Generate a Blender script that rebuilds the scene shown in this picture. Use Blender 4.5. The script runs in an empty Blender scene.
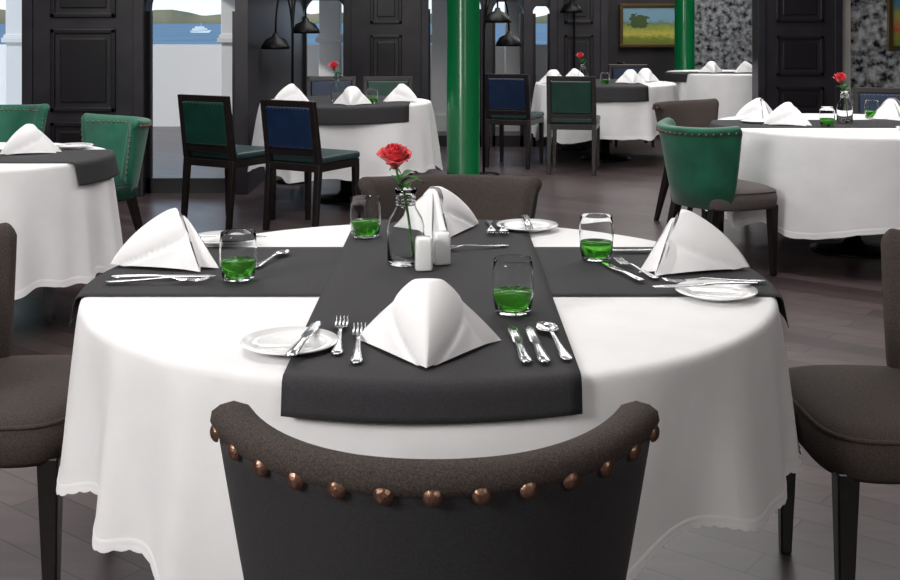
import bpy, bmesh, math, random
from mathutils import Vector, Matrix
random.seed(4)
pi=math.pi
S=bpy.context.scene
try: S.view_settings.view_transform='Standard'
except Exception: pass

def lin(c):
    return tuple(((v/255)/12.92 if v/255<=0.04045 else ((v/255+0.055)/1.055)**2.4) for v in c)+(1,)
def mat(name,c,rough=.6,metal=0,c2=None,scale=20,bump=0,bscale=None,trans=0,ior=1.45,coat=0,sheen=0,tex='noise',detail=4):
    m=bpy.data.materials.new(name); m.use_nodes=True
    nt=m.node_tree; b=nt.nodes['Principled BSDF']
    b.inputs['Base Color'].default_value=lin(c); b.inputs['Roughness'].default_value=rough
    b.inputs['Metallic'].default_value=metal
    b.inputs['Transmission Weight'].default_value=trans; b.inputs['IOR'].default_value=ior
    b.inputs['Coat Weight'].default_value=coat
    b.inputs['Sheen Weight'].default_value=sheen
    tc=nt.nodes.new('ShaderNodeTexCoord')
    if c2 or bump:
        n=nt.nodes.new('ShaderNodeTexNoise' if tex=='noise' else 'ShaderNodeTexVoronoi')
        n.inputs['Scale'].default_value=scale
        if tex=='noise': n.inputs['Detail'].default_value=detail
        nt.links.new(tc.outputs['Object'],n.inputs['Vector'])
        if c2:
            r=nt.nodes.new('ShaderNodeValToRGB')
            r.color_ramp.elements[0].position=.35; r.color_ramp.elements[1].position=.65
            r.color_ramp.elements[0].color=lin(c); r.color_ramp.elements[1].color=lin(c2)
            nt.links.new(n.outputs[0],r.inputs[0]); nt.links.new(r.outputs[0],b.inputs['Base Color'])
        if bump:
            n2=nt.nodes.new('ShaderNodeTexNoise'); n2.inputs['Scale'].default_value=bscale or scale
            n2.inputs['Detail'].default_value=3
            nt.links.new(tc.outputs['Object'],n2.inputs['Vector'])
            bp=nt.nodes.new('ShaderNodeBump'); bp.inputs['Strength'].default_value=bump; bp.inputs['Distance'].default_value=.01
            nt.links.new(n2.outputs[0],bp.inputs['Height']); nt.links.new(bp.outputs[0],b.inputs['Normal'])
    return m
M={}
M['cloth']=mat('white_linen',(242,241,242),.75,c2=(236,235,236),scale=6,bump=.5,bscale=6,sheen=.1)
M['napkin']=mat('napkin_linen',(247,246,247),.8,bump=.15,bscale=14)
M['runner']=mat('charcoal_weave',(44,43,46),.85,c2=(54,53,56),scale=260,bump=.15,bscale=300)
M['brown']=mat('brown_tweed',(46,39,37),.9,c2=(76,66,61),scale=360,bump=.25,bscale=420)
M['charc']=mat('charcoal_upholstery',(34,34,36),.55,c2=(46,46,48),scale=300,bump=.2,bscale=300,sheen=.1)
M['green']=mat('green_velvet',(6,80,60),.62,c2=(18,104,80),scale=6,bump=.1,bscale=60,sheen=.25)
M['dgreen']=mat('dark_green_leather',(8,48,40),.4,c2=(14,60,50),scale=8)
M['navy']=mat('navy_leather',(12,32,62),.4,c2=(18,42,74),scale=8)
M['seatgrn']=mat('seat_teal_leather',(38,60,62),.4,c2=(46,70,72),scale=8)
M['greyup']=mat('grey_upholstery',(76,70,70),.9,c2=(102,94,92),scale=300,bump=.2,bscale=200)
M['wood']=mat('black_wood',(22,17,17),.35,c2=(31,24,23),scale=30,coat=.2)
M['bronze']=mat('bronze_nail',(140,108,92),.36,.9,bump=.25,bscale=120)
M['silver']=mat('polished_steel',(215,215,218),.2,1)
M['glass']=mat('clear_glass',(253,254,254),.0,trans=1,ior=1.14)
M['gliq']=mat('green_glass_base',(104,200,70),.05,trans=.8,ior=1.2)
M['china']=mat('white_china',(250,250,250),.15,coat=.5)
M['rose']=mat('rose_petal',(196,14,32),.55,c2=(226,34,50),scale=30,sheen=.3)
M['stem']=mat('rose_stem',(42,98,36),.5,c2=(60,120,45),scale=40)
M['colgreen']=mat('emerald_gloss_paint',(0,100,54),.28,coat=.3,c2=(2,94,50),scale=4)
M['panel']=mat('charcoal_paint',(45,42,47),.36,c2=(33,31,36),scale=5)
M['panel2']=mat('charcoal_moulding',(28,26,30),.3)
M['darkwall']=mat('dark_wall',(38,36,40),.6,c2=(50,47,50),scale=3)
M['ceil']=mat('ceiling_paint',(225,222,216),.8)
M['plaster']=mat('white_plaster',(248,243,238),.8,bump=.1,bscale=10)
M['terr']=mat('terrace_stone',(212,207,200),.8,c2=(196,192,186),scale=4)
M['iron']=mat('black_iron',(16,16,17),.4,.6)
M['gold']=mat('gilt_frame',(96,80,52),.4,.7)
M['shore']=mat('shore',(104,108,84),.9,c2=(164,148,116),scale=.012)
M['mosaic']=mat('antique_mirror_mosaic',(36,38,42),.22,.4,c2=(214,216,220),scale=14,tex='noise',detail=14)
M['water']=mat('river_water',(40,80,104),.5,c2=(70,110,134),scale=.05,detail=10)
M['boatw']=mat('boat_white',(240,240,236),.4)
M['boaty']=mat('boat_yellow',(222,180,60),.5)
def floor_mat():
    m=bpy.data.materials.new('dark_plank_floor'); m.use_nodes=True; nt=m.node_tree; b=nt.nodes['Principled BSDF']
    tc=nt.nodes.new('ShaderNodeTexCoord'); mp=nt.nodes.new('ShaderNodeMapping'); mp.inputs['Rotation'].default_value=(0,0,math.radians(38))
    br=nt.nodes.new('ShaderNodeTexBrick'); br.inputs['Scale'].default_value=1; br.inputs['Brick Width'].default_value=1.2; br.inputs['Row Height'].default_value=.13
    br.inputs['Mortar Size'].default_value=.003; br.inputs['Color1'].default_value=lin((70,57,59)); br.inputs['Color2'].default_value=lin((96,81,82)); br.inputs['Mortar'].default_value=lin((40,32,34))
    nt.links.new(tc.outputs['Object'],mp.inputs[0]); nt.links.new(mp.outputs[0],br.inputs[0])
    n=nt.nodes.new('ShaderNodeTexNoise'); n.inputs['Scale'].default_value=3; n.inputs['Detail'].default_value=8
    mp2=nt.nodes.new('ShaderNodeMapping'); mp2.inputs['Rotation'].default_value=(0,0,math.radians(38)); mp2.inputs['Scale'].default_value=(1,9,1)
    nt.links.new(tc.outputs['Object'],mp2.inputs[0]); nt.links.new(mp2.outputs[0],n.inputs[0])
    mx=nt.nodes.new('ShaderNodeMix'); mx.data_type='RGBA'; mx.blend_type='MULTIPLY'; mx.inputs[0].default_value=.6
    r=nt.nodes.new('ShaderNodeValToRGB'); r.color_ramp.elements[0].position=.3; r.color_ramp.elements[0].color=(.5,.5,.5,1); r.color_ramp.elements[1].position=.7
    nt.links.new(n.outputs[0],r.inputs[0]); nt.links.new(br.outputs[0],mx.inputs[6]); nt.links.new(r.outputs[0],mx.inputs[7])
    nt.links.new(mx.outputs[2],b.inputs['Base Color']); b.inputs['Roughness'].default_value=.3
    return m
M['floor']=floor_mat()
def painting_mat(name,sky,field,tree,cx,cz,rad):
    m=bpy.data.materials.new(name); m.use_nodes=True; nt=m.node_tree; b=nt.nodes['Principled BSDF']; b.inputs['Roughness'].default_value=.5
    tc=nt.nodes.new('ShaderNodeTexCoord'); sp=nt.nodes.new('ShaderNodeSeparateXYZ'); nt.links.new(tc.outputs['Generated'],sp.inputs[0])
    n=nt.nodes.new('ShaderNodeTexNoise'); n.inputs['Scale'].default_value=9; n.inputs['Detail'].default_value=6; nt.links.new(tc.outputs['Generated'],n.inputs[0])
    ad=nt.nodes.new('ShaderNodeMath'); ad.operation='MULTIPLY_ADD'; ad.inputs[1].default_value=.3; nt.links.new(n.outputs[0],ad.inputs[0]); nt.links.new(sp.outputs[2],ad.inputs[2])
    r=nt.nodes.new('ShaderNodeValToRGB'); e=r.color_ramp.elements; e[0].position=.0; e[0].color=lin((86,104,40)); e[1].position=1; e[1].color=lin(sky)
    k=e.new(.3); k.color=lin((130,140,50)); k=e.new(.42); k.color=lin(field); k=e.new(.62); k.color=lin((150,160,70)); k=e.new(.72); k.color=lin((110,140,110)); k=e.new(.8); k.color=lin(sky)
    nt.links.new(ad.outputs[0],r.inputs[0])
    d=nt.nodes.new('ShaderNodeVectorMath'); d.operation='DISTANCE'; 
    cb=nt.nodes.new('ShaderNodeCombineXYZ'); nt.links.new(sp.outputs[0],cb.inputs[0]); nt.links.new(sp.outputs[2],cb.inputs[2])
    nt.links.new(cb.outputs[0],d.inputs[0]); d.inputs[1].default_value=(cx,0,cz)
    a2=nt.nodes.new('ShaderNodeMath'); a2.operation='MULTIPLY_ADD'; a2.inputs[1].default_value=.35; nt.links.new(n.outputs[0],a2.inputs[0]); nt.links.new(d.outputs['Value'],a2.inputs[2])
    lt=nt.nodes.new('ShaderNodeMath'); lt.operation='LESS_THAN'; lt.inputs[1].default_value=rad+.17; nt.links.new(a2.outputs[0],lt.inputs[0])
    mx=nt.nodes.new('ShaderNodeMix'); mx.data_type='RGBA'; nt.links.new(lt.outputs[0],mx.inputs[0]); nt.links.new(r.outputs[0],mx.inputs[6]); mx.inputs[7].default_value=lin(tree)
    nt.links.new(mx.outputs[2],b.inputs['Base Color']); return m
M['paint1']=painting_mat('landscape_canvas',(130,170,190),(206,198,90),(70,92,48),.3,.62,.2)
M['paint2']=painting_mat('abstract_canvas',(70,120,150),(190,80,60),(60,80,60),.6,.3,.2)

# ---------- helpers
def obj(name,verts,faces,mats,parent=None,smooth=True,mi=None):
    me=bpy.data.meshes.new(name); me.from_pydata([tuple(v) for v in verts],[],faces)
    if not isinstance(mats,(list,tuple)): mats=[mats]
    for m in mats: me.materials.append(m)
    if mi:
        for p,i in zip(me.polygons,mi): p.material_index=i
    bm=bmesh.new(); bm.from_mesh(me); bmesh.ops.recalc_face_normals(bm,faces=bm.faces); bm.to_mesh(me); bm.free()
    if smooth:
        for p in me.polygons: p.use_smooth=True
    o=bpy.data.objects.new(name,me); S.collection.objects.link(o)
    if parent: o.parent=parent
    return o
def empty(name,loc=(0,0,0),rz=0):
    e=bpy.data.objects.new(name,None); e.empty_display_size=.1; S.collection.objects.link(e)
    e.location=loc; e.rotation_euler=(0,0,rz); return e
class B:
    def __init__(s): s.v=[];s.f=[];s.m=[]
    def add(s,v,f,mi=0):
        n=len(s.v); s.v+= [Vector(x) for x in v]; s.f+=[tuple(i+n for i in q) for q in f]; s.m+=[mi]*len(f)
    def box(s,x0,x1,y0,y1,z0,z1,mi=0):
        v=[(x0,y0,z0),(x1,y0,z0),(x1,y1,z0),(x0,y1,z0),(x0,y0,z1),(x1,y0,z1),(x1,y1,z1),(x0,y1,z1)]
        s.add(v,[(0,3,2,1),(4,5,6,7),(0,1,5,4),(1,2,6,5),(2,3,7,6),(3,0,4,7)],mi)
    def beam(s,p0,p1,w0,w1,mi=0,d0=None,d1=None):
        p0=Vector(p0);p1=Vector(p1);d0=d0 or w0;d1=d1 or w1
        v=[]
        for p,w,d in((p0,w0,d0),(p1,w1,d1)):
            for sx,sy in((-1,-1),(1,-1),(1,1),(-1,1)): v.append(p+Vector((sx*w/2,sy*d/2,0)))
        s.add(v,[(0,3,2,1),(4,5,6,7),(0,1,5,4),(1,2,6,5),(2,3,7,6),(3,0,4,7)],mi)
    def lathe(s,prof,seg=24,c=(0,0,0),mi=0):
        v=[];f=[];c=Vector(c);rings=[]
        for r,z in prof:
            if r<1e-6: rings.append([len(v)]); v.append(c+Vector((0,0,z)))
            else:
                rings.append(list(range(len(v),len(v)+seg)))
                for i in range(seg):
                    a=2*pi*i/seg; v.append(c+Vector((r*math.cos(a),r*math.sin(a),z)))
        for a,b in zip(rings,rings[1:]):
            for i in range(seg):
                j=(i+1)%seg
                if len(a)==1 and len(b)==1: continue
                if len(a)==1: f.append((a[0],b[i],b[j]))
                elif len(b)==1: f.append((a[i],a[j],b[0]))
                else: f.append((a[i],a[j],b[j],b[i]))
        s.add(v,f,mi)
    def tube(s,pts,r,seg=8,mi=0):
        pts=[Vector(p) for p in pts]; v=[];f=[]
        for i,p in enumerate(pts):
            t=(pts[min(i+1,len(pts)-1)]-pts[max(i-1,0)]).normalized()
            a=t.cross(Vector((0,0,1)) if abs(t.z)<.9 else Vector((1,0,0))).normalized(); b=t.cross(a)
            rr=r[i] if isinstance(r,list) else r
            for k in range(seg):
                an=2*pi*k/seg; v.append(p+a*rr*math.cos(an)+b*rr*math.sin(an))
        for i in range(len(pts)-1):
            for k in range(seg):
                k2=(k+1)%seg; f.append((i*seg+k,i*seg+k2,(i+1)*seg+k2,(i+1)*seg+k))
        f.append(tuple(range(seg))); f.append(tuple((len(pts)-1)*seg+k for k in range(seg)))
        s.add(v,f,mi)
    def make(s,name,mats,parent=None,smooth=True,bevel=0,bs=2):
        o=obj(name,s.v,s.f,mats,parent,smooth,s.m)
        if bevel:
            b=o.modifiers.new('bevel','BEVEL'); b.width=bevel; b.segments=bs; b.limit_method='ANGLE'
        return o
def boxo(name,x0,x1,y0,y1,z0,z1,m,parent=None,bevel=0):
    b=B(); b.box(x0,x1,y0,y1,z0,z1); return b.make(name,m,parent,False,bevel)

# ---------- chairs
def barrel_chair(x,y,rz,out,inn,seat,nails=13,seg=30,inner_nails=False):
    E=empty('upholstered_dining_chair',(x,y,0),rz)
    R0=.350;c=.060;rake=.03;pm=1.13;top=.808
    def prof(ph):
        t=top+.016*(abs(ph)/pm)**3
        P=[(0,.375),(0,.5),(0,.6),(0,.7),(0,.75),(0,t-.038),(-.006,t-.034),(-.009,t-.022),(-.004,t-.008),(.01,t),(.03,t+.003),(.05,t-.006),(.062,t-.026),(.064,t-.06),(.068,.7),(.072,.6),(.075,.5),(.075,.40)]
        return P
    def pos(ph,o,z):
        s=(z-.4)/.41; R=R0*(.85+.15*s)-o; ph=ph*(.82+.18*min(1,max(0,s))**.6)
        return Vector((R*math.sin(ph),-R*math.cos(ph)+c-rake*s,z))
    rings=[]
    caps=[1,.92,.75,.5,.25]
    for k in caps: rings.append((-pm-k*.09,k))
    for i in range(seg+1): rings.append((-pm+2*pm*i/seg,0))
    for k in caps[::-1]: rings.append((pm+k*.09,k))
    v=[];f=[];mi=[]
    for ph,k in rings:
        P=prof(max(-pm,min(pm,ph)))
        for o,z in P:
            sh=math.sqrt(max(0,1-k*k)); o2=.031+(o-.031)*sh
            if z>.72: z=z-.03*k*k*(z-.72)/.09
            v.append(pos(ph,o2,z))
    n=len(P)
    for i in range(len(rings)-1):
        for j in range(n):
            j2=(j+1)%n
            f.append((i*n+j,i*n+j2,(i+1)*n+j2,(i+1)*n+j)); mi.append(0 if j<5 else 1)
    f.append(tuple(range(n)));mi.append(1); f.append(tuple((len(rings)-1)*n+j for j in range(n)));mi.append(1)
    obj('backrest',v,f,[out,inn],E,True,mi)
    zs=[(.0,.37),(.96,.37),(1,.385),(1.015,.42),(1.0,.45),(.95,.472),(.82,.485),(.5,.492),(.0,.494)]
    v=[];f=[];N=40
    for s,z in zs:
        for i in range(N):
            a=2*pi*i/N; ca,sa=math.cos(a),math.sin(a)
            yy=.02+.22*s*math.copysign(abs(sa)**.45,sa)
            wx=.275 if yy>-.02 else .275-.30*(-.02-yy)
            v.append(Vector((wx*s*math.copysign(abs(ca)**.45,ca),yy,z)))
    for i in range(len(zs)-1):
        for j in range(N): j2=(j+1)%N; f.append((i*N+j,i*N+j2,(i+1)*N+j2,(i+1)*N+j))
    obj('seat',v,f,seat,E)
    # piping around the seat
    b=B(); pp=[]
    for i in range(N+1):
        a=2*pi*i/N; ca,sa=math.cos(a),math.sin(a)
        yy=.02+.22*.985*math.copysign(abs(sa)**.45,sa); wx=.275 if yy>-.02 else .275-.30*(-.02-yy)
        pp.append((wx*.985*math.copysign(abs(ca)**.45,ca),yy,.462))
    b.tube(pp,.005,6); b.make('seat_piping',seat,E)
    b=B()
    for sx in(-1,1):
        b.beam((sx*.225,.195,0),(sx*.22,.19,.385),.028,.05)
        b.beam((sx*.18,-.25,0),(sx*.16,-.15,.385),.028,.05)
    b.make('legs',M['wood'],E,False,.004)
    if nails:
        b=B()
        for i in range(nails):
            ph=-1.10+2.20*i/(nails-1)
            t=top+.016*(abs(ph)/pm)**3
            p=pos(ph,-.005,t-.034)
            vv=[];ff=[]
            d=Vector((math.sin(ph),-math.cos(ph),0)); a=Vector((math.cos(ph),math.sin(ph),0)); u=Vector((0,0,1))
            rr=.0140 if nails<16 else .009
            vv.append(p+d*.009)
            for q,(rk,h) in enumerate(((.5,.0078),(.85,.0045),(1,0))):
                for k in range(14):
                    an=2*pi*k/14; vv.append(p+a*rr*rk*math.cos(an)+u*rr*rk*math.sin(an)+d*h)
            for k in range(14):
                k2=(k+1)%14; ff.append((0,1+k,1+k2)); 
                for q in(0,1): ff.append((1+q*14+k,1+q*14+k2,15+q*14+k2,15+q*14+k))
            b.add(vv,ff)
        if inner_nails:
            for i in range(21):
                ph=-1.1+2.2*i/20; p=pos(ph,.062,top-.03)
                b.lathe([(0,.007),(.006,.004),(.0075,0),(.006,-.004),(0,-.007)],8,p)
            for sg in(-1,1):
                for i in range(8):
                    p=pos(sg*1.215,.03,.52+.03*i); b.lathe([(0,.007),(.006,.004),(.0075,0),(.006,-.004),(0,-.007)],8,p)
        b.make('nailheads',M['bronze'],E)
    return E
def wood_chair(x,y,rz,col,top=.88):
    E=empty('wooden_dining_chair',(x,y,0),rz)
    b=B()
    for sx in(-1,1):
        b.beam((sx*.2,-.25,0),(sx*.2,-.21,.45),.034,.042)
        b.beam((sx*.2,-.21,.45),(sx*.2,-.275,top),.042,.036)
        b.beam((sx*.2,.2,0),(sx*.2,.2,.41),.03,.042)
    b.box(-.22,.22,-.23,.22,.40,.45)
    def sl(z): return -.21-.065*(z-.45)/.45
    b.beam((0,sl(.50),.50),(0,sl(.54),.54),.38,.38,d0=.03,d1=.03)
    b.beam((0,sl(top-.04),top-.04),(0,sl(top),top),.40,.40,d0=.034,d1=.034)
    b.make('frame',M['wood'],E,False,.004)
    b=B(); b.beam((0,sl(.54),.54),(0,sl(top-.04),top-.04),.365,.365,d0=.05,d1=.05); b.make('back_pad',col,E,False,.015,3)
    b=B(); b.box(-.225,.225,-.2,.23,.45,.50); b.make('seat_pad',M['seatgrn'],E,False,.02,3)
    b=B()
    for i in range(12):
        for z in(.555,top-.055):
            for dy in(-.026,.026): b.lathe([(0,.005),(.004,0),(0,-.005)],6,(-.17+.34*i/11,sl(z)+dy,z))
    b.make('studs',M['bronze'],E)
    return E

# ---------- tables
def tablecloth(cx,cy,r,zt,zh,nf=11,amp=.03,flare=.05,ph=0,N=220):
    v=[];f=[]
    rings=[]
    rho=.018
    for k in(.0001,.3,.6,.85,.97,1): rings.append(('t',k))
    for k in(.33,.66,1): rings.append(('e',k))
    for k in range(1,17): rings.append(('d',k/16))
    rings+= [('d',.945),('d',.952),('d',.972),('d',.985)]
    rings=sorted(rings,key=lambda q:({'t':0,'e':1,'d':2}[q[0]],q[1]))
    for ty,k in rings:
        for i in range(N):
            a=2*pi*i/N
            b_=a+.16*math.sin(3*a+ph)+.1*math.sin(2*a)
            fo=.5*math.sin(nf*b_+ph)+.34*math.sin((nf+6)*b_+1.3+ph)+.3*math.sin((nf-4)*b_+2.1*ph)
            # sharpen ridges so the drape reads as folds
            fo=(math.copysign(abs(fo)**.9,fo)) if fo<0 else 1.7*fo**1.25
            if ty=='t': rr=r*k; z=zt
            elif ty=='e': rr=r+rho*math.sin(k*pi/2); z=zt-rho*(1-math.cos(k*pi/2))
            else:
                edge=(.003 if .95<k<.97 else 0)+(.0025 if k>.98 else 0)
                rr=r+rho+flare*k**.8+amp*k**.8*fo+edge
                z=zt-rho-k*(zt-rho-zh+.024*math.sin(3*a+ph)+.016*math.sin(8*a)+.02*fo)
                if k>=1: z-=.0035*abs(math.sin(90*a))
            v.append((cx+rr*math.cos(a),cy+rr*math.sin(a),z))
    for i in range(len(rings)-1):
        for j in range(N): j2=(j+1)%N; f.append((i*N+j,i*N+j2,(i+1)*N+j2,(i+1)*N+j))
    f.append(tuple(range(N)))
    return obj('tablecloth',v,f,M['cloth'])
def table(cx,cy,r,pedestal=True,rot=0):
    E=empty('dining_table',(cx,cy,0),rot)
    b=B(); b.lathe([(0,.715),(r-.01,.715),(r,.72),(r,.745),(r-.005,.75),(0,.75)],64); b.make('top',M['wood'],E,False)
    if pedestal:
        b=B(); b.lathe([(0,0),(.25,0),(.25,.012),(.2,.025),(.07,.04),(.045,.07),(.04,.4),(.045,.68),(.14,.714),(0,.714)],32); b.make('pedestal',M['iron'],E)
    else:
        b=B()
        for a in range(4):
            p=Vector((math.cos(a*pi/2),math.sin(a*pi/2),0)); b.beam(p*.36,p*.36+Vector((0,0,.71)),.04,.05)
        b.make('legs',M['wood'],E,False)
def runner(cx,cy,r,ax,off,hw,hang,z,ext=.006):
    NU=20; v=[];f=[]; NP=70
    rho=.02; re=r+ext
    for i in range(NU+1):
        u=off-hw+2*hw*i/NU
        ed=math.sqrt(max(.01,re*re-u*u))
        for j in range(NP+1):
            s=-1+2*j/NP
            q=(ed+hang+.012)*math.copysign(abs(s)**.45,s)
            p=abs(q); sg=math.copysign(1,q)
            if p<=ed: hz=p; zz=z
            else:
                ov=p-ed; a=min(ov/rho,pi/2); hz=ed+rho*math.sin(a); zz=z-rho*(1-math.cos(a))-max(0,ov-rho*pi/2); hz+=max(0,ov-rho*pi/2)*.2+.002
            w=hz*sg
            v.append((cx+u,cy+w,zz) if ax=='y' else (cx+w,cy+u,zz))
    for i in range(NU):
        for j in range(NP): a=i*(NP+1)+j; f.append((a,a+1,a+NP+2,a+NP+1))
    o=obj('table_runner',v,f,M['runner'])
    s=o.modifiers.new('s','SOLIDIFY'); s.thickness=.0015; s.offset=1
    return o
# ---------- tableware
def napkin(x,y,z,rz,sc=1.0,n=34):
    def shell(b,w,fr,bk,h,rot,bul,pil,lean=.0,aw=.016,n=n):
        A=Vector((0,lean,h)); F=Vector((0,-fr,.0)); L=Vector((-w,bk,0)); R=Vector((w,bk,0)); K=Vector((0,bk*.9,0))
        C=Vector((0,0,h*.3)); out=(Vector((0,-1,1.0))).normalized()
        for T,bu,fr_ in(((A,F,L),bul,1),((A,R,F),bul,1),((A,L,K),.004,0),((A,K,R),.004,0)):
            v=[];idx={};f=[]
            nrm=(T[1]-T[0]).cross(T[2]-T[0]).normalized(); cen=(T[0]+T[1]+T[2])/3
            if nrm.dot(cen-C)<0: nrm=-nrm
            for i in range(n+1):
                for j in range(n+1-i):
                    a,bb=i/n,j/n; cc=1-a-bb
                    p=T[0]*cc+T[1]*a+T[2]*bb
                    w_=(cc*a+a*bb*1.4+bb*cc)*1.6
                    x0=p.x; t=1-cc
                    nn=nrm.copy(); nn.x*=min(1,abs(x0)/.03)
                    p=p+nn*bu*w_
                    if fr_:
                        ws=.014+.034*math.sin(pi*min(1,t**.95))
                        q=x0/ws
                        if pil>0:
                            # rounded centre fold and its flanking grooves
                            g=math.sin(pi*min(1,.06+.90*t))**.6
                            if abs(q)<1: p=p+out*pil*math.sqrt(1-q*q)*g
                            else: p=p-out*.010*math.exp(-((abs(q)-1)/.35)**2)*g*min(1,(abs(q)-1)/.08)
                            rel=max(0,abs(x0)-ws)/(max(.02,t*w-ws))
                            p=p+out*.006*math.sin(min(1,rel)*pi*2.2)*math.sin(pi*min(1,t))
                    p.x+=aw*cc*math.tanh(x0/.01)
                    if cc>.9: p.z-=(cc-.9)*.07
                    p=Matrix.Rotation(rot,3,'Z')@p
                    p.z=max(p.z,0)
                    idx[i,j]=len(v); v.append(p*sc)
            for i in range(n):
                for j in range(n-i):
                    f.append((idx[i,j],idx[i+1,j],idx[i,j+1]))
                    if i+j<n-1: f.append((idx[i+1,j],idx[i+1,j+1],idx[i,j+1]))
            b.add(v,f)
    b=B()
    shell(b,.124,.128,.05,.122,0,.014,.019,lean=.02)
    shell(b,.122,.104,.075,.108,.16,.016,.0,lean=.030,n=12)
    shell(b,.122,.104,.072,.111,-.18,.014,.0,lean=.026,n=12)
    o=b.make('folded_napkin',M['napkin']); 
    o.location=(x,y,z); o.rotation_euler=(0,0,rz)
    me=o.data; bm=bmesh.new(); bm.from_mesh(me); bmesh.ops.remove_doubles(bm,verts=bm.verts,dist=.0005); bmesh.ops.recalc_face_normals(bm,faces=bm.faces); bm.to_mesh(me); bm.free()
    return o
def strip(b,prof,xo=0,na=4):
    v=[];f=[]
    for y,w,z,d in prof:
        for k in range(na+1):
            t=-1+2*k/na; v.append((xo+w*t,y,z-d*(1-t*t)))
    for i in range(len(prof)-1):
        for k in range(na): a=i*(na+1)+k; f.append((a,a+1,a+na+2,a+na+1))
    b.add(v,f)
HAND=[(-.115,.002,.002,0),(-.112,.008,.003,0),(-.10,.0105,.003,-.001),(-.08,.0085,.003,-.001),(-.04,.005,.005,-.001),(0,.0035,.008,-.001),(.025,.0035,.010,-.001)]
def cutlery(kind,x,y,z,rz,sc=1.0):
    b=B()
    if kind=='spoon':
        strip(b,HAND+[(.04,.006,.009,0),(.05,.014,.008,.003),(.062,.0195,.0075,.005),(.078,.021,.007,.006),(.095,.018,.007,.005),(.107,.011,.007,.003),(.112,.003,.008,0)],0,6)
        nm='spoon'
    elif kind=='fork':
        strip(b,HAND+[(.035,.006,.008,0),(.045,.011,.006,0),(.055,.0125,.005,0),(.062,.0125,.005,0)])
        for i in range(4):
            strip(b,[(.061,.0021,.005,0),(.09,.0018,.006,0),(.112,.0008,.011,0)],-.0104+i*.0069,2)
        nm='fork'
    else:
        strip(b,[(-.115,.004,.004,0),(-.112,.009,.004,-.002),(-.09,.010,.004,-.003),(-.02,.0065,.004,-.003),(0,.006,.004,-.002),(.004,.009,.004,0),(.05,.010,.003,0),(.09,.0095,.003,0),(.108,.006,.003,0),(.115,.001,.003,0)])
        nm='table_knife'
    o=b.make(nm,M['silver']); s=o.modifiers.new('s','SOLIDIFY'); s.thickness=.0018; s.offset=1
    o.location=(x,y,z); o.rotation_euler=(0,0,rz); o.scale=(sc,sc,sc); return o
def plate(x,y,z,r=.092):
    b=B(); b.lathe([(0,.0),(.55*r,0),(.62*r,.003),(.97*r,.013),(r,.015),(.99*r,.0175),(.66*r,.009),(.6*r,.006),(0,.005)],48)
    o=b.make('bread_plate',M['china']); o.location=(x,y,z); return o
def tumbler(x,y,z,seg=32):
    E=empty('glass_tumbler',(x,y,z))
    b=B(); b.lathe([(0,0),(.033,0),(.038,.004),(.043,.035),(.0445,.065),(.0435,.09),(.0415,.112),(.0405,.1132),(.0395,.112),(.0417,.09),(.0427,.065),(.0412,.035),(.0365,.009),(0,.007)],seg); b.make('glass',M['glass'],E)
    b=B(); b.lathe([(0,.0075),(.0360,.0095),(.0409,.035),(.0418,.046),(0,.046)],seg); b.make('green_drink',M['gliq'],E)
def vase_rose(x,y,z,full=True):
    E=empty('glass_vase',(x,y,z))
    b=B(); b.lathe([(0,0),(.042,0),(.047,.006),(.047,.095),(.042,.115),(.027,.14),(.0235,.15),(.0235,.17),(.029,.188),(.0275,.189),(.022,.17),(.022,.15),(.0255,.138),(.0405,.113),(.0455,.095),(.0455,.01),(0,.007)],32); b.make('bottle',M['glass'],E)
    b=B(); 
    for zz in(.15,.158,.166): b.lathe([(.0245,zz-.002),(.0262,zz),(.0245,zz+.002),(.0238,zz)],24)
    b.make('neck_rings',M['glass'],E)
    R=empty('red_rose',(x,y,z))
    b=B(); b.tube([(.02,.0,.012),(.012,0,.08),(.0,0,.16),(-.018,0,.21),(-.026,0,.25)],.0032,8)
    for a,zz,l in((.2,.19,.06),(2.0,.2,.05),(-1.2,.185,.055),(.6,.212,.05),(-.4,.20,.05),(3.4,.225,.03)):
        v=[];f=[]; d=Vector((math.cos(a),math.sin(a),0)); p=Vector((-d.y,d.x,0)); o=Vector((-.012,0,zz))
        for i in range(8):
            t=i/7; w=.017*math.sin(pi*min(1,t*.96+.02))**.8
            for k in(-1,0,1): v.append(o+d*l*t+p*w*k+Vector((0,0,.018*math.sin(t*2.6)+(.004 if k else 0))))
        for i in range(7):
            for k in(0,1): q=i*3+k; f.append((q,q+1,q+4,q+3))
        b.add(v,f)
    b.make('stem_and_leaves',M['stem'],R)
    b=B(); c=Vector((-.028,-.003,.268)); T=Matrix.Rotation(.35,3,'X')
    np_=24 if full else 13
    for i in range(np_):
        t=i/(np_-1); a0=i*2.4; rad=.004+.030*t**.8; op=t**2; h=.038-.014*t
        wa=1.35-.5*t
        v=[];f=[]; nu,nv=10,8
        for iu in range(nu+1):
            for iv in range(nv+1):
                s=-1+2*iu/nu; q=iv/nv
                ang=a0+s*wa*min(1,.45+q)*math.sqrt(max(0,1-(max(0,q-.6)/.55)**2))
                rr=rad*(.2+.8*math.sin(q*pi/2)) + op*.014*q**3
                z_=-.030+(h+.030)*q*(1-.10*abs(s)**3*q) - op*.014*q**4+.002*math.sin(5*s+i)*q
                v.append(c+T@Vector((rr*math.cos(ang),rr*math.sin(ang),z_)))
        for iu in range(nu):
            for iv in range(nv): q=iu*(nv+1)+iv; f.append((q,q+1,q+nv+2,q+nv+1))
        b.add(v,f)
    o=b.make('petals',M['rose'],R); s=o.modifiers.new('s','SOLIDIFY'); s.thickness=.0008
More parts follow.
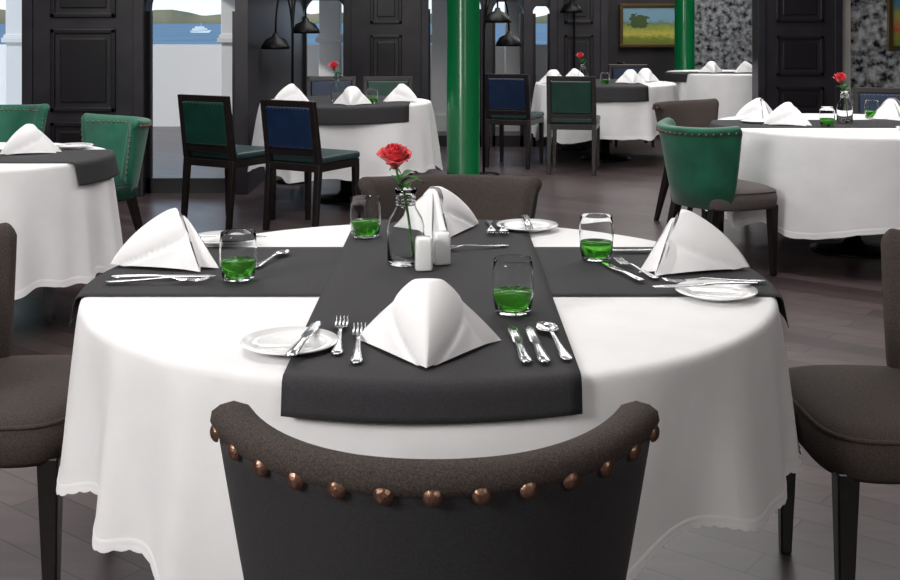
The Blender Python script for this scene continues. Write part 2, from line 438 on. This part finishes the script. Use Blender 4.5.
def shaker(x,y,z,rz,nm):
    b=B(); hw=.022; v=[];f=[];N=24
    pr=[(0,.0),(.93,0),(1,.004),(.97,.06),(.93,.074),(.8,.08),(0,.081)]
    for s,zz in pr:
        for i in range(N):
            a=2*pi*i/N; ca,sa=math.cos(a),math.sin(a)
            v.append((hw*s*math.copysign(abs(ca)**.4,ca),hw*s*math.copysign(abs(sa)**.4,sa),zz))
    for i in range(len(pr)-1):
        for j in range(N): j2=(j+1)%N; f.append((i*N+j,i*N+j2,(i+1)*N+j2,(i+1)*N+j))
    b.add(v,f); o=b.make(nm,M['china']); o.location=(x,y,z); o.rotation_euler=(0,0,rz)

# ================= MAIN TABLE
TX,TY,TR=-.048,2.79,.79
table(TX,TY,TR-.005)
tablecloth(TX,TY,TR,.755,.385,nf=13,amp=.030,flare=.026,ph=.6,N=720)
runner(TX,TY,TR,'x',.10,.28,.07,.757,ext=.009)
runner(TX,TY,TR,'y',.017,.26,.062,.7605,ext=.014)
ZT=.764; ZC=.757; ZX=.7600
def setting(nx,ny,h,parts,Z=ZT,nsc=1.0,nrot=0):
    def W(dx,dy): return nx+dx*math.cos(h)-dy*math.sin(h), ny+dx*math.sin(h)+dy*math.cos(h)
    napkin(nx,ny,Z,h+nrot,nsc)
    for k,dx,dy,a,zz in parts:
        X,Y=W(dx,dy)
        if k=='plate': plate(X,Y,zz)
        elif k=='glass': tumbler(X,Y,zz)
        else: cutlery(k,X,Y,zz,h+a,1.08)
setting(-.042,2.175,0,[('plate',-.262,.02,0,ZC),('table_knife',-.232,.02,-.1,ZC+.0165),('fork',-.172,.07,.05,ZT),('fork',-.132,.015,.05,ZT),
  ('table_knife',.172,.015,.06,ZT),('table_knife',.205,.015,.06,ZT),('spoon',.242,.035,.1,ZT),('glass',.175,.265,0,ZT)],nsc=1.06)
LZ=.762
setting(-.715,2.96,-pi/2,[('plate',-.28,.08,0,ZC),('table_knife',-.26,.08,0,ZC+.0165),('table_knife',.19,.03,.05,LZ),('fork',.235,.03,.05,LZ),('glass',.20,.21,0,LZ)],Z=LZ,nsc=1.12,nrot=.35)
setting(.60,2.92,pi/2,[('plate',-.31,.0,0,ZC),('table_knife',-.29,.02,.12,ZC+.0165),('fork',-.20,-.02,.05,LZ),('table_knife',.17,.05,0,LZ),('glass',.07,.222,0,LZ)],Z=LZ,nsc=1.15,nrot=-.3)
setting(-.03,3.41,pi,[('plate',-.26,-.03,0,ZC),('table_knife',-.26,-.03,0,ZC+.0165),('fork',-.15,.0,0,ZT),('fork',-.185,.0,0,ZT),('glass',.21,.12,0,ZT)],nrot=-1.0,nsc=1.05)
cutlery('spoon',-.46,2.98,LZ,-.25,.9)
cutlery('table_knife',.42,2.83,LZ,.3,.95); cutlery('fork',.46,2.86,LZ,.3,.95)
cutlery('spoon',.06,3.12,ZT,pi/2+.3,.9)
vase_rose(-.112,2.93,ZT)
shaker(-.065,2.86,ZT,.1,'salt_shaker'); shaker(-.022,2.93,ZT,.25,'pepper_shaker')
barrel_chair(-.022,1.79,0,M['charc'],M['brown'],M['brown'],seg=44)
barrel_chair(-1.105,2.87,-pi/2,M['charc'],M['brown'],M['brown'])
barrel_chair(1.065,2.78,pi/2,M['charc'],M['brown'],M['brown'])
barrel_chair(0.0,3.98,pi,M['charc'],M['brown'],M['brown'])

# ================= OTHER TABLES
def dress(cx,cy,r,zh,ph,naps,gl,vase=None,run='x',off=0,hw=.26,ped=True,hang=.1,rot=0,amp=.035):
    table(cx,cy,r-.005,ped,rot); tablecloth(cx,cy,r,.755,zh,10,amp*.8,.05,ph,220)
    runner(cx,cy,r,run,off,hw,hang,.757,.014)
    for x,y,a in naps: napkin(x,y,.761,a,1.1,16)
    for x,y in gl: tumbler(x,y,.761,20)
    if vase: vase_rose(vase[0],vase[1],.761,False)
dress(-2.2,5.32,.60,.235,1.0,[(-1.98,5.42,-.6)],[],None,'x',-.02,.26,False,.10)
plate(-1.83,5.63,.757); cutlery('table_knife',-1.86,5.58,.775,-1.2,.95)
dress(2.42,6.95,.8,.24,2.2,[(1.93,7.25,-2.0),(2.0,6.88,-1.4),(2.78,7.25,2.2)],[(2.2,6.75),(2.66,7.3)],(2.38,6.98),'x',0,.26,True,.06)
plate(1.85,7.0,.757); plate(2.62,6.55,.757)
dress(-.80,8.92,.64,.25,.4,[(-1.22,8.85,-1),(-.72,8.5,0),(-.36,8.85,1)],[(-.58,8.6)],(-.86,8.85),'y',0,.50,True,.12)
dress(1.55,11.55,.68,.25,2.4,[(1.02,11.4,0),(1.26,11.65,1),(1.78,11.4,0),(1.98,11.7,0)],[(1.5,11.2)],(1.3,11.3),'y',-.12,.44,True,.14)
dress(3.3,13.9,.68,.25,1.4,[(3.1,13.7,0),(3.5,13.7,1)],[],None,'x',-.2,.26)
def H(dx,dy): return math.atan2(-dx,dy)
barrel_chair(1.47,6.36,H(.90,.44),M['green'],M['green'],M['greyup'],nails=21)
barrel_chair(1.72,7.9,H(.65,-.76),M['brown'],M['brown'],M['brown'])
barrel_chair(-2.04,6.6,H(-.72,-.7),M['green'],M['green'],M['dgreen'],nails=21,inner_nails=True)
barrel_chair(-2.95,7.5,H(.2,-.98),M['green'],M['green'],M['dgreen'],nails=21,inner_nails=True)
wood_chair(-1.50,7.93,H(.5,.85),M['dgreen'])
wood_chair(-.91,7.72,H(.5,.85),M['navy'],.86)
wood_chair(-.55,10.0,H(0,-1),M['dgreen'])
wood_chair(-1.05,10.0,H(0,-1),M['navy'])
wood_chair(.62,11.0,H(.35,.93),M['navy'])
wood_chair(1.13,10.55,H(.2,.97),M['dgreen'])
wood_chair(2.0,12.75,H(0,-1),M['navy'])
wood_chair(3.12,8.3,H(-.35,-.93),M['navy'])
wood_chair(2.3,13.7,H(1,0),M['navy'])

# ================= ROOM
boxo('floor',-5.2,6.2,-3.2,16.7,-.1,0,M['floor'])
boxo('ceiling',-5.2,6.2,-3.2,16.7,3.2,3.3,M['ceil'])
boxo('wall_left',-5.2,-5,-3.2,9.4,0,3.2,M['darkwall'])
boxo('wall_right',6,6.2,-3.2,16.7,0,3.2,M['darkwall'])
boxo('wall_rear',-5,6,-3.2,-3,0,3.2,M['ceil'])
def panelled(name,x0,x1,y,depth,zpan,marg=.14):
    E=empty(name)
    b=B(); b.box(x0,x1,y-depth,y+.2,0,3.2)
    b.box(x0-.02,x0+.06,y-depth-.03,y-depth,0,3.2); b.box(x1-.06,x1+.02,y-depth-.03,y-depth,0,3.2)
    b.make('body',M['panel'],E,False,.004)
    b=B(); yy=y-depth
    for z0,z1 in zpan:
        a0,a1=x0+marg,x1-marg
        w=.035
        b.box(a0,a1,yy-.028,yy,z0,z0+w); b.box(a0,a1,yy-.028,yy,z1-w,z1); b.box(a0,a0+w,yy-.028,yy,z0,z1); b.box(a1-w,a1,yy-.028,yy,z0,z1)
        b.box(a0+.075,a1-.075,yy-.018,yy,z0+.075,z1-.075)
    b.box(x0,x1,yy-.04,yy,0,.16)
    b.make('mouldings',M['panel2'],E,False,.006)
YR=12.6
P1=[(.22,.58),(.66,1.31),(1.4,2.1),(2.2,2.9)]
P2=[(.12,.5),(.60,1.22),(1.34,2.1),(2.2,2.9)]
boxo('wall_front_left',-5,-4.6,9.2,9.4,0,3.2,M['darkwall'])
panelled('wall_pilaster',-3.33,-2.42,9.2,.12,P1,.2)
panelled('wall_pilaster',-1.13,-.25,YR,.1,P2,.27)
panelled('wall_pilaster',3.34,4.21,YR,.1,[(.05,.27),(.37,.66),(.78,1.21),(1.36,2.1),(2.2,2.9)],.18)
boxo('wall_pier',-1.70,-1.60,9.15,YR+.2,0,3.2,M['panel'])
def arch(name,x0,x1,y0,y1,zs,zt,m):
    r=(x1-x0)/2; c=(x0+x1)/2; n=20; v=[];f=[]
    rise=min(r,zt-zs-.1)
    for i in range(n+1):
        a=pi-pi*i/n; x=c+r*math.cos(a); z=zs+rise*math.sin(a)
        v+=[(x,y0,z),(x,y0,zt),(x,y1,z),(x,y1,zt)]
    for i in range(n):
        k=i*4; f+=[(k,k+4,k+5,k+1),(k+2,k+3,k+7,k+6),(k,k+2,k+6,k+4),(k+1,k+5,k+7,k+3)]
    f+=[(0,1,3,2),(4*n,4*n+2,4*n+3,4*n+1)]
    obj(name,v,f,m,None,False)
def window(name,x0,x1,y,zs=1.9,t=.035):
    E=empty(name)
    b=B()
    b.box(x0,x0+t,y+.02,y+.09,0,zs); b.box(x1-t,x1,y+.02,y+.09,0,zs); b.box(x0,x1,y+.02,y+.09,0,.12); b.box(x0,x1,y+.02,y+.09,zs+.01+(x1-x0)*.35,zs+.05+(x1-x0)*.35)
    b.make('frame',M['panel2'],E,False)
    arch('trim_arch',x0,x1,y,y+.2,zs,3.2,M['panel'])
window('window_1',-4.6,-3.33,9.2,1.45); window('window_2',-2.42,-1.70,9.2,1.45)
window('window_3',-1.60,-1.13,YR,1.42); window('window_4',-.25,.34,YR,1.5); window('window_5',.46,.80,YR,1.45); window('window_6',.9,1.1,YR,1.45)
boxo('wall_pier',.34,.46,YR-.05,YR+.2,0,3.2,M['panel']); boxo('wall_pier',.80,.9,YR-.05,YR+.2,0,3.2,M['panel'])
panelled('wall_pilaster',1.1,1.69,YR,.06,P2,.14)
arch('wall_arch',1.69,3.34,YR,YR+.2,1.9,3.2,M['darkwall'])
boxo('trim_sidelight',4.21,4.36,YR,YR+.2,0,3.2,M['terr'])
boxo('wall_front_right',4.36,6,YR,YR+.2,0,3.2,M['mosaic'])
boxo('wall_passage',1.59,1.69,YR+.2,16.5,0,3.2,M['darkwall'])
boxo('wall_back',1.59,6,16.5,16.7,0,3.2,M['darkwall'])
boxo('wall_mirror_panel',3.45,4.6,16.43,16.5,0,3.0,M['mosaic'])
boxo('baseboard_left',-5,-4.98,-3,9.2,0,.14,M['panel2'])
def painting(x0,x1,y,z0,z1,m):
    E=empty('framed_painting')
    boxo('canvas',x0,x1,y-.03,y-.01,z0,z1,m,E)
    b=B();w=.05
    b.box(x0-w,x1+w,y-.05,y,z1,z1+w);b.box(x0-w,x1+w,y-.05,y,z0-w,z0);b.box(x0-w,x0,y-.05,y,z0,z1);b.box(x1,x1+w,y-.05,y,z0,z1)
    b.make('frame',M['gold'],E,False,.006)
painting(2.46,3.2,16.48,1.04,1.56,M['paint1'])
painting(4.80,5.35,YR-.01,1.10,1.8,M['paint2'])
def column(x,y):
    b=B(); b.lathe([(0,0),(.17,0),(.17,.06),(.155,.09),(.145,.13),(.128,.16),(.128,2.9),(.15,2.95),(.19,3.1),(.19,3.199),(0,3.199)],48)
    b.make('green_column',M['colgreen']).location=(x,y,0)
column(.103,9.0); column(3.02,14.9)
def lamp(x,y,heads):
    E=empty('floor_lamp',(x,y,0))
    b=B(); b.lathe([(0,0),(.14,0),(.14,.015),(.02,.03),(0,.03)],24)
    b.tube([(0,0,.02),(0,0,1.3),(0,0,1.75)],.011,8)
    for hx,hy,hz in heads:
        pts=[]
        for i in range(13):
            t=i/12; p0=Vector((0,0,1.15)); p1=Vector((0,0,1.75)); p2=Vector((hx,hy,hz+.6)); p3=Vector((hx,hy,hz+.08))
            pts.append(p0*(1-t)**3+p1*3*t*(1-t)**2+p2*3*t*t*(1-t)+p3*t**3)
        b.tube(pts,.008,8)
        b.lathe([(0,.09),(.02,.088),(.03,.06),(.085,.035),(.118,-.02),(.122,-.045),(.116,-.045),(.11,-.02),(.07,.03),(0,.04)],24,(hx,hy,hz))
    b.make('stem_and_shades',M['iron'],E)
lamp(-1.34,9.85,[(-.13,-.1,1.18),(.1,.1,1.31)])
lamp(.30,10.3,[(.12,-.1,1.40),(.23,.1,1.19)])
lamp(1.33,12.4,[(-.05,-.2,1.5)])
# exterior
boxo('terrace_ground',-14,1.58,9.41,15.6,-.12,-.01,M['terr'])
boxo('terrace_parapet',-14,1.58,15.0,15.2,-.01,1.06,M['plaster'])
def tpillar(x):
    b=B(); b.box(x-.13,x+.13,14.4,14.65,-.01,3.2); b.box(x-.17,x+.17,14.36,14.69,1.10,1.16); b.box(x-.15,x+.15,14.38,14.67,1.16,1.20); b.box(x-.17,x+.17,14.36,14.69,-.01,.2)
    b.make('terrace_pillar',M['plaster'],None,False,.006)
for x in(-2.72,-1.5,-5.4,-.1,.82): tpillar(x)
boxo('river_water',-2500,2500,17,2600,-3.2,-3,M['water'])
b=B(); n=160
v=[];f=[]
for i in range(n+1):
    x=-1800+3600*i/n; h=6+6*abs(math.sin(i*.37))+3*math.sin(i*1.9)+2*math.sin(i*.83)
    v+=[(x,1500,-3),(x,1500,h),(x,1600,h*.8)]
for i in range(n): f+=[(3*i,3*i+3,3*i+4,3*i+1),(3*i+1,3*i+4,3*i+5,3*i+2)]
b.add(v,f); b.make('far_shore',M['shore'])
def boat(x,y,L,c):
    b=B(); h=L*.12; z=-3
    vv=[(-L/2,-L*.1,z),(L/2.4,-L*.1,z),(L/2.4,L*.1,z),(-L/2,L*.1,z),(-L/2-.03*L,-L*.12,z+h),(L/1.9,-L*.05,z+h),(L/1.9,L*.05,z+h),(-L/2-.03*L,L*.12,z+h)]
    b.add([Vector(q)+Vector((x,y,0)) for q in vv],[(0,3,2,1),(4,5,6,7),(0,1,5,4),(1,2,6,5),(2,3,7,6),(3,0,4,7)],c)
    b.box(x-L*.42,x+L*.3,y-L*.08,y+L*.08,z+h,z+h*1.9,0); b.box(x-L*.3,x+L*.15,y-L*.06,y+L*.06,z+h*1.9,z+h*2.6,0); b.tube([(x,y,z+h*2.6),(x,y,z+h*4)],L*.008,6)
    b.make('river_boat',[M['boatw'],M['boaty']],None,False)
boat(-86,400,7,0); boat(-1.6,130,5,1)

# ================= LIGHT
w=bpy.data.worlds.new('World'); S.world=w; w.use_nodes=True; nt=w.node_tree
tc=nt.nodes.new('ShaderNodeTexCoord'); sp=nt.nodes.new('ShaderNodeSeparateXYZ'); nt.links.new(tc.outputs['Generated'],sp.inputs[0])
r=nt.nodes.new('ShaderNodeValToRGB'); e=r.color_ramp.elements; e[0].position=.0; e[0].color=lin((222,232,240)); e[1].position=.6; e[1].color=lin((130,176,222)); k=e.new(.08); k.color=lin((205,224,240))
nt.links.new(sp.outputs[2],r.inputs[0]); nt.links.new(r.outputs[0],nt.nodes['Background'].inputs[0]); nt.nodes['Background'].inputs[1].default_value=1.4
def area(name,loc,sx,sy,P,target=None,col=(1,.985,.97)):
    l=bpy.data.lights.new(name,'AREA'); l.shape='RECTANGLE'; l.size=sx; l.size_y=sy; l.energy=P; l.color=col
    o=bpy.data.objects.new(name,l); S.collection.objects.link(o); o.location=loc
    if target: o.rotation_euler=(Vector(target)-Vector(loc)).to_track_quat('-Z','Y').to_euler()
    return o
area('added_fill_light',(-.5,3.1,3.15),2.0,1.8,46)  # overhead area panels added to light the closed room, no fixture in view
area('added_fill_light',(-2.6,6.3,3.15),2.5,2.5,84)
area('added_fill_light',(2.3,6.6,3.15),2.8,2.5,94)
area('added_fill_light',(0,9.6,3.15),2.5,1.8,85)
area('added_fill_light',(2.2,11.4,3.15),2,1.2,46)
area('added_fill_light',(3,14.5,3.15),2,2,80)
area('added_fill_light',(-3.2,-.6,2.9),1.6,1.6,200,(0,3,.6))  # added front fill, high behind the camera, aimed at the main table
area('added_fill_light',(2.4,-1.6,2.9),1.6,1.6,45,(0,4,.6))  # weaker added fill from behind right, evens out the table front
sl=bpy.data.lights.new('sun','SUN'); sl.energy=2.2; sl.angle=.02
so=bpy.data.objects.new('sun',sl); S.collection.objects.link(so); so.location=(-10,5,12)
so.rotation_euler=Vector((.75,.42,-.5)).to_track_quat('-Z','Y').to_euler()
cd=bpy.data.cameras.new('Camera'); cam=bpy.data.objects.new('Camera',cd); S.collection.objects.link(cam)
cam.location=(0,0,1.38); cam.rotation_euler=(pi/2,0,0); cd.lens=46.3; cd.sensor_width=36; cd.shift_y=-.3; cd.clip_end=5000; cd.clip_start=.05
S.camera=cam
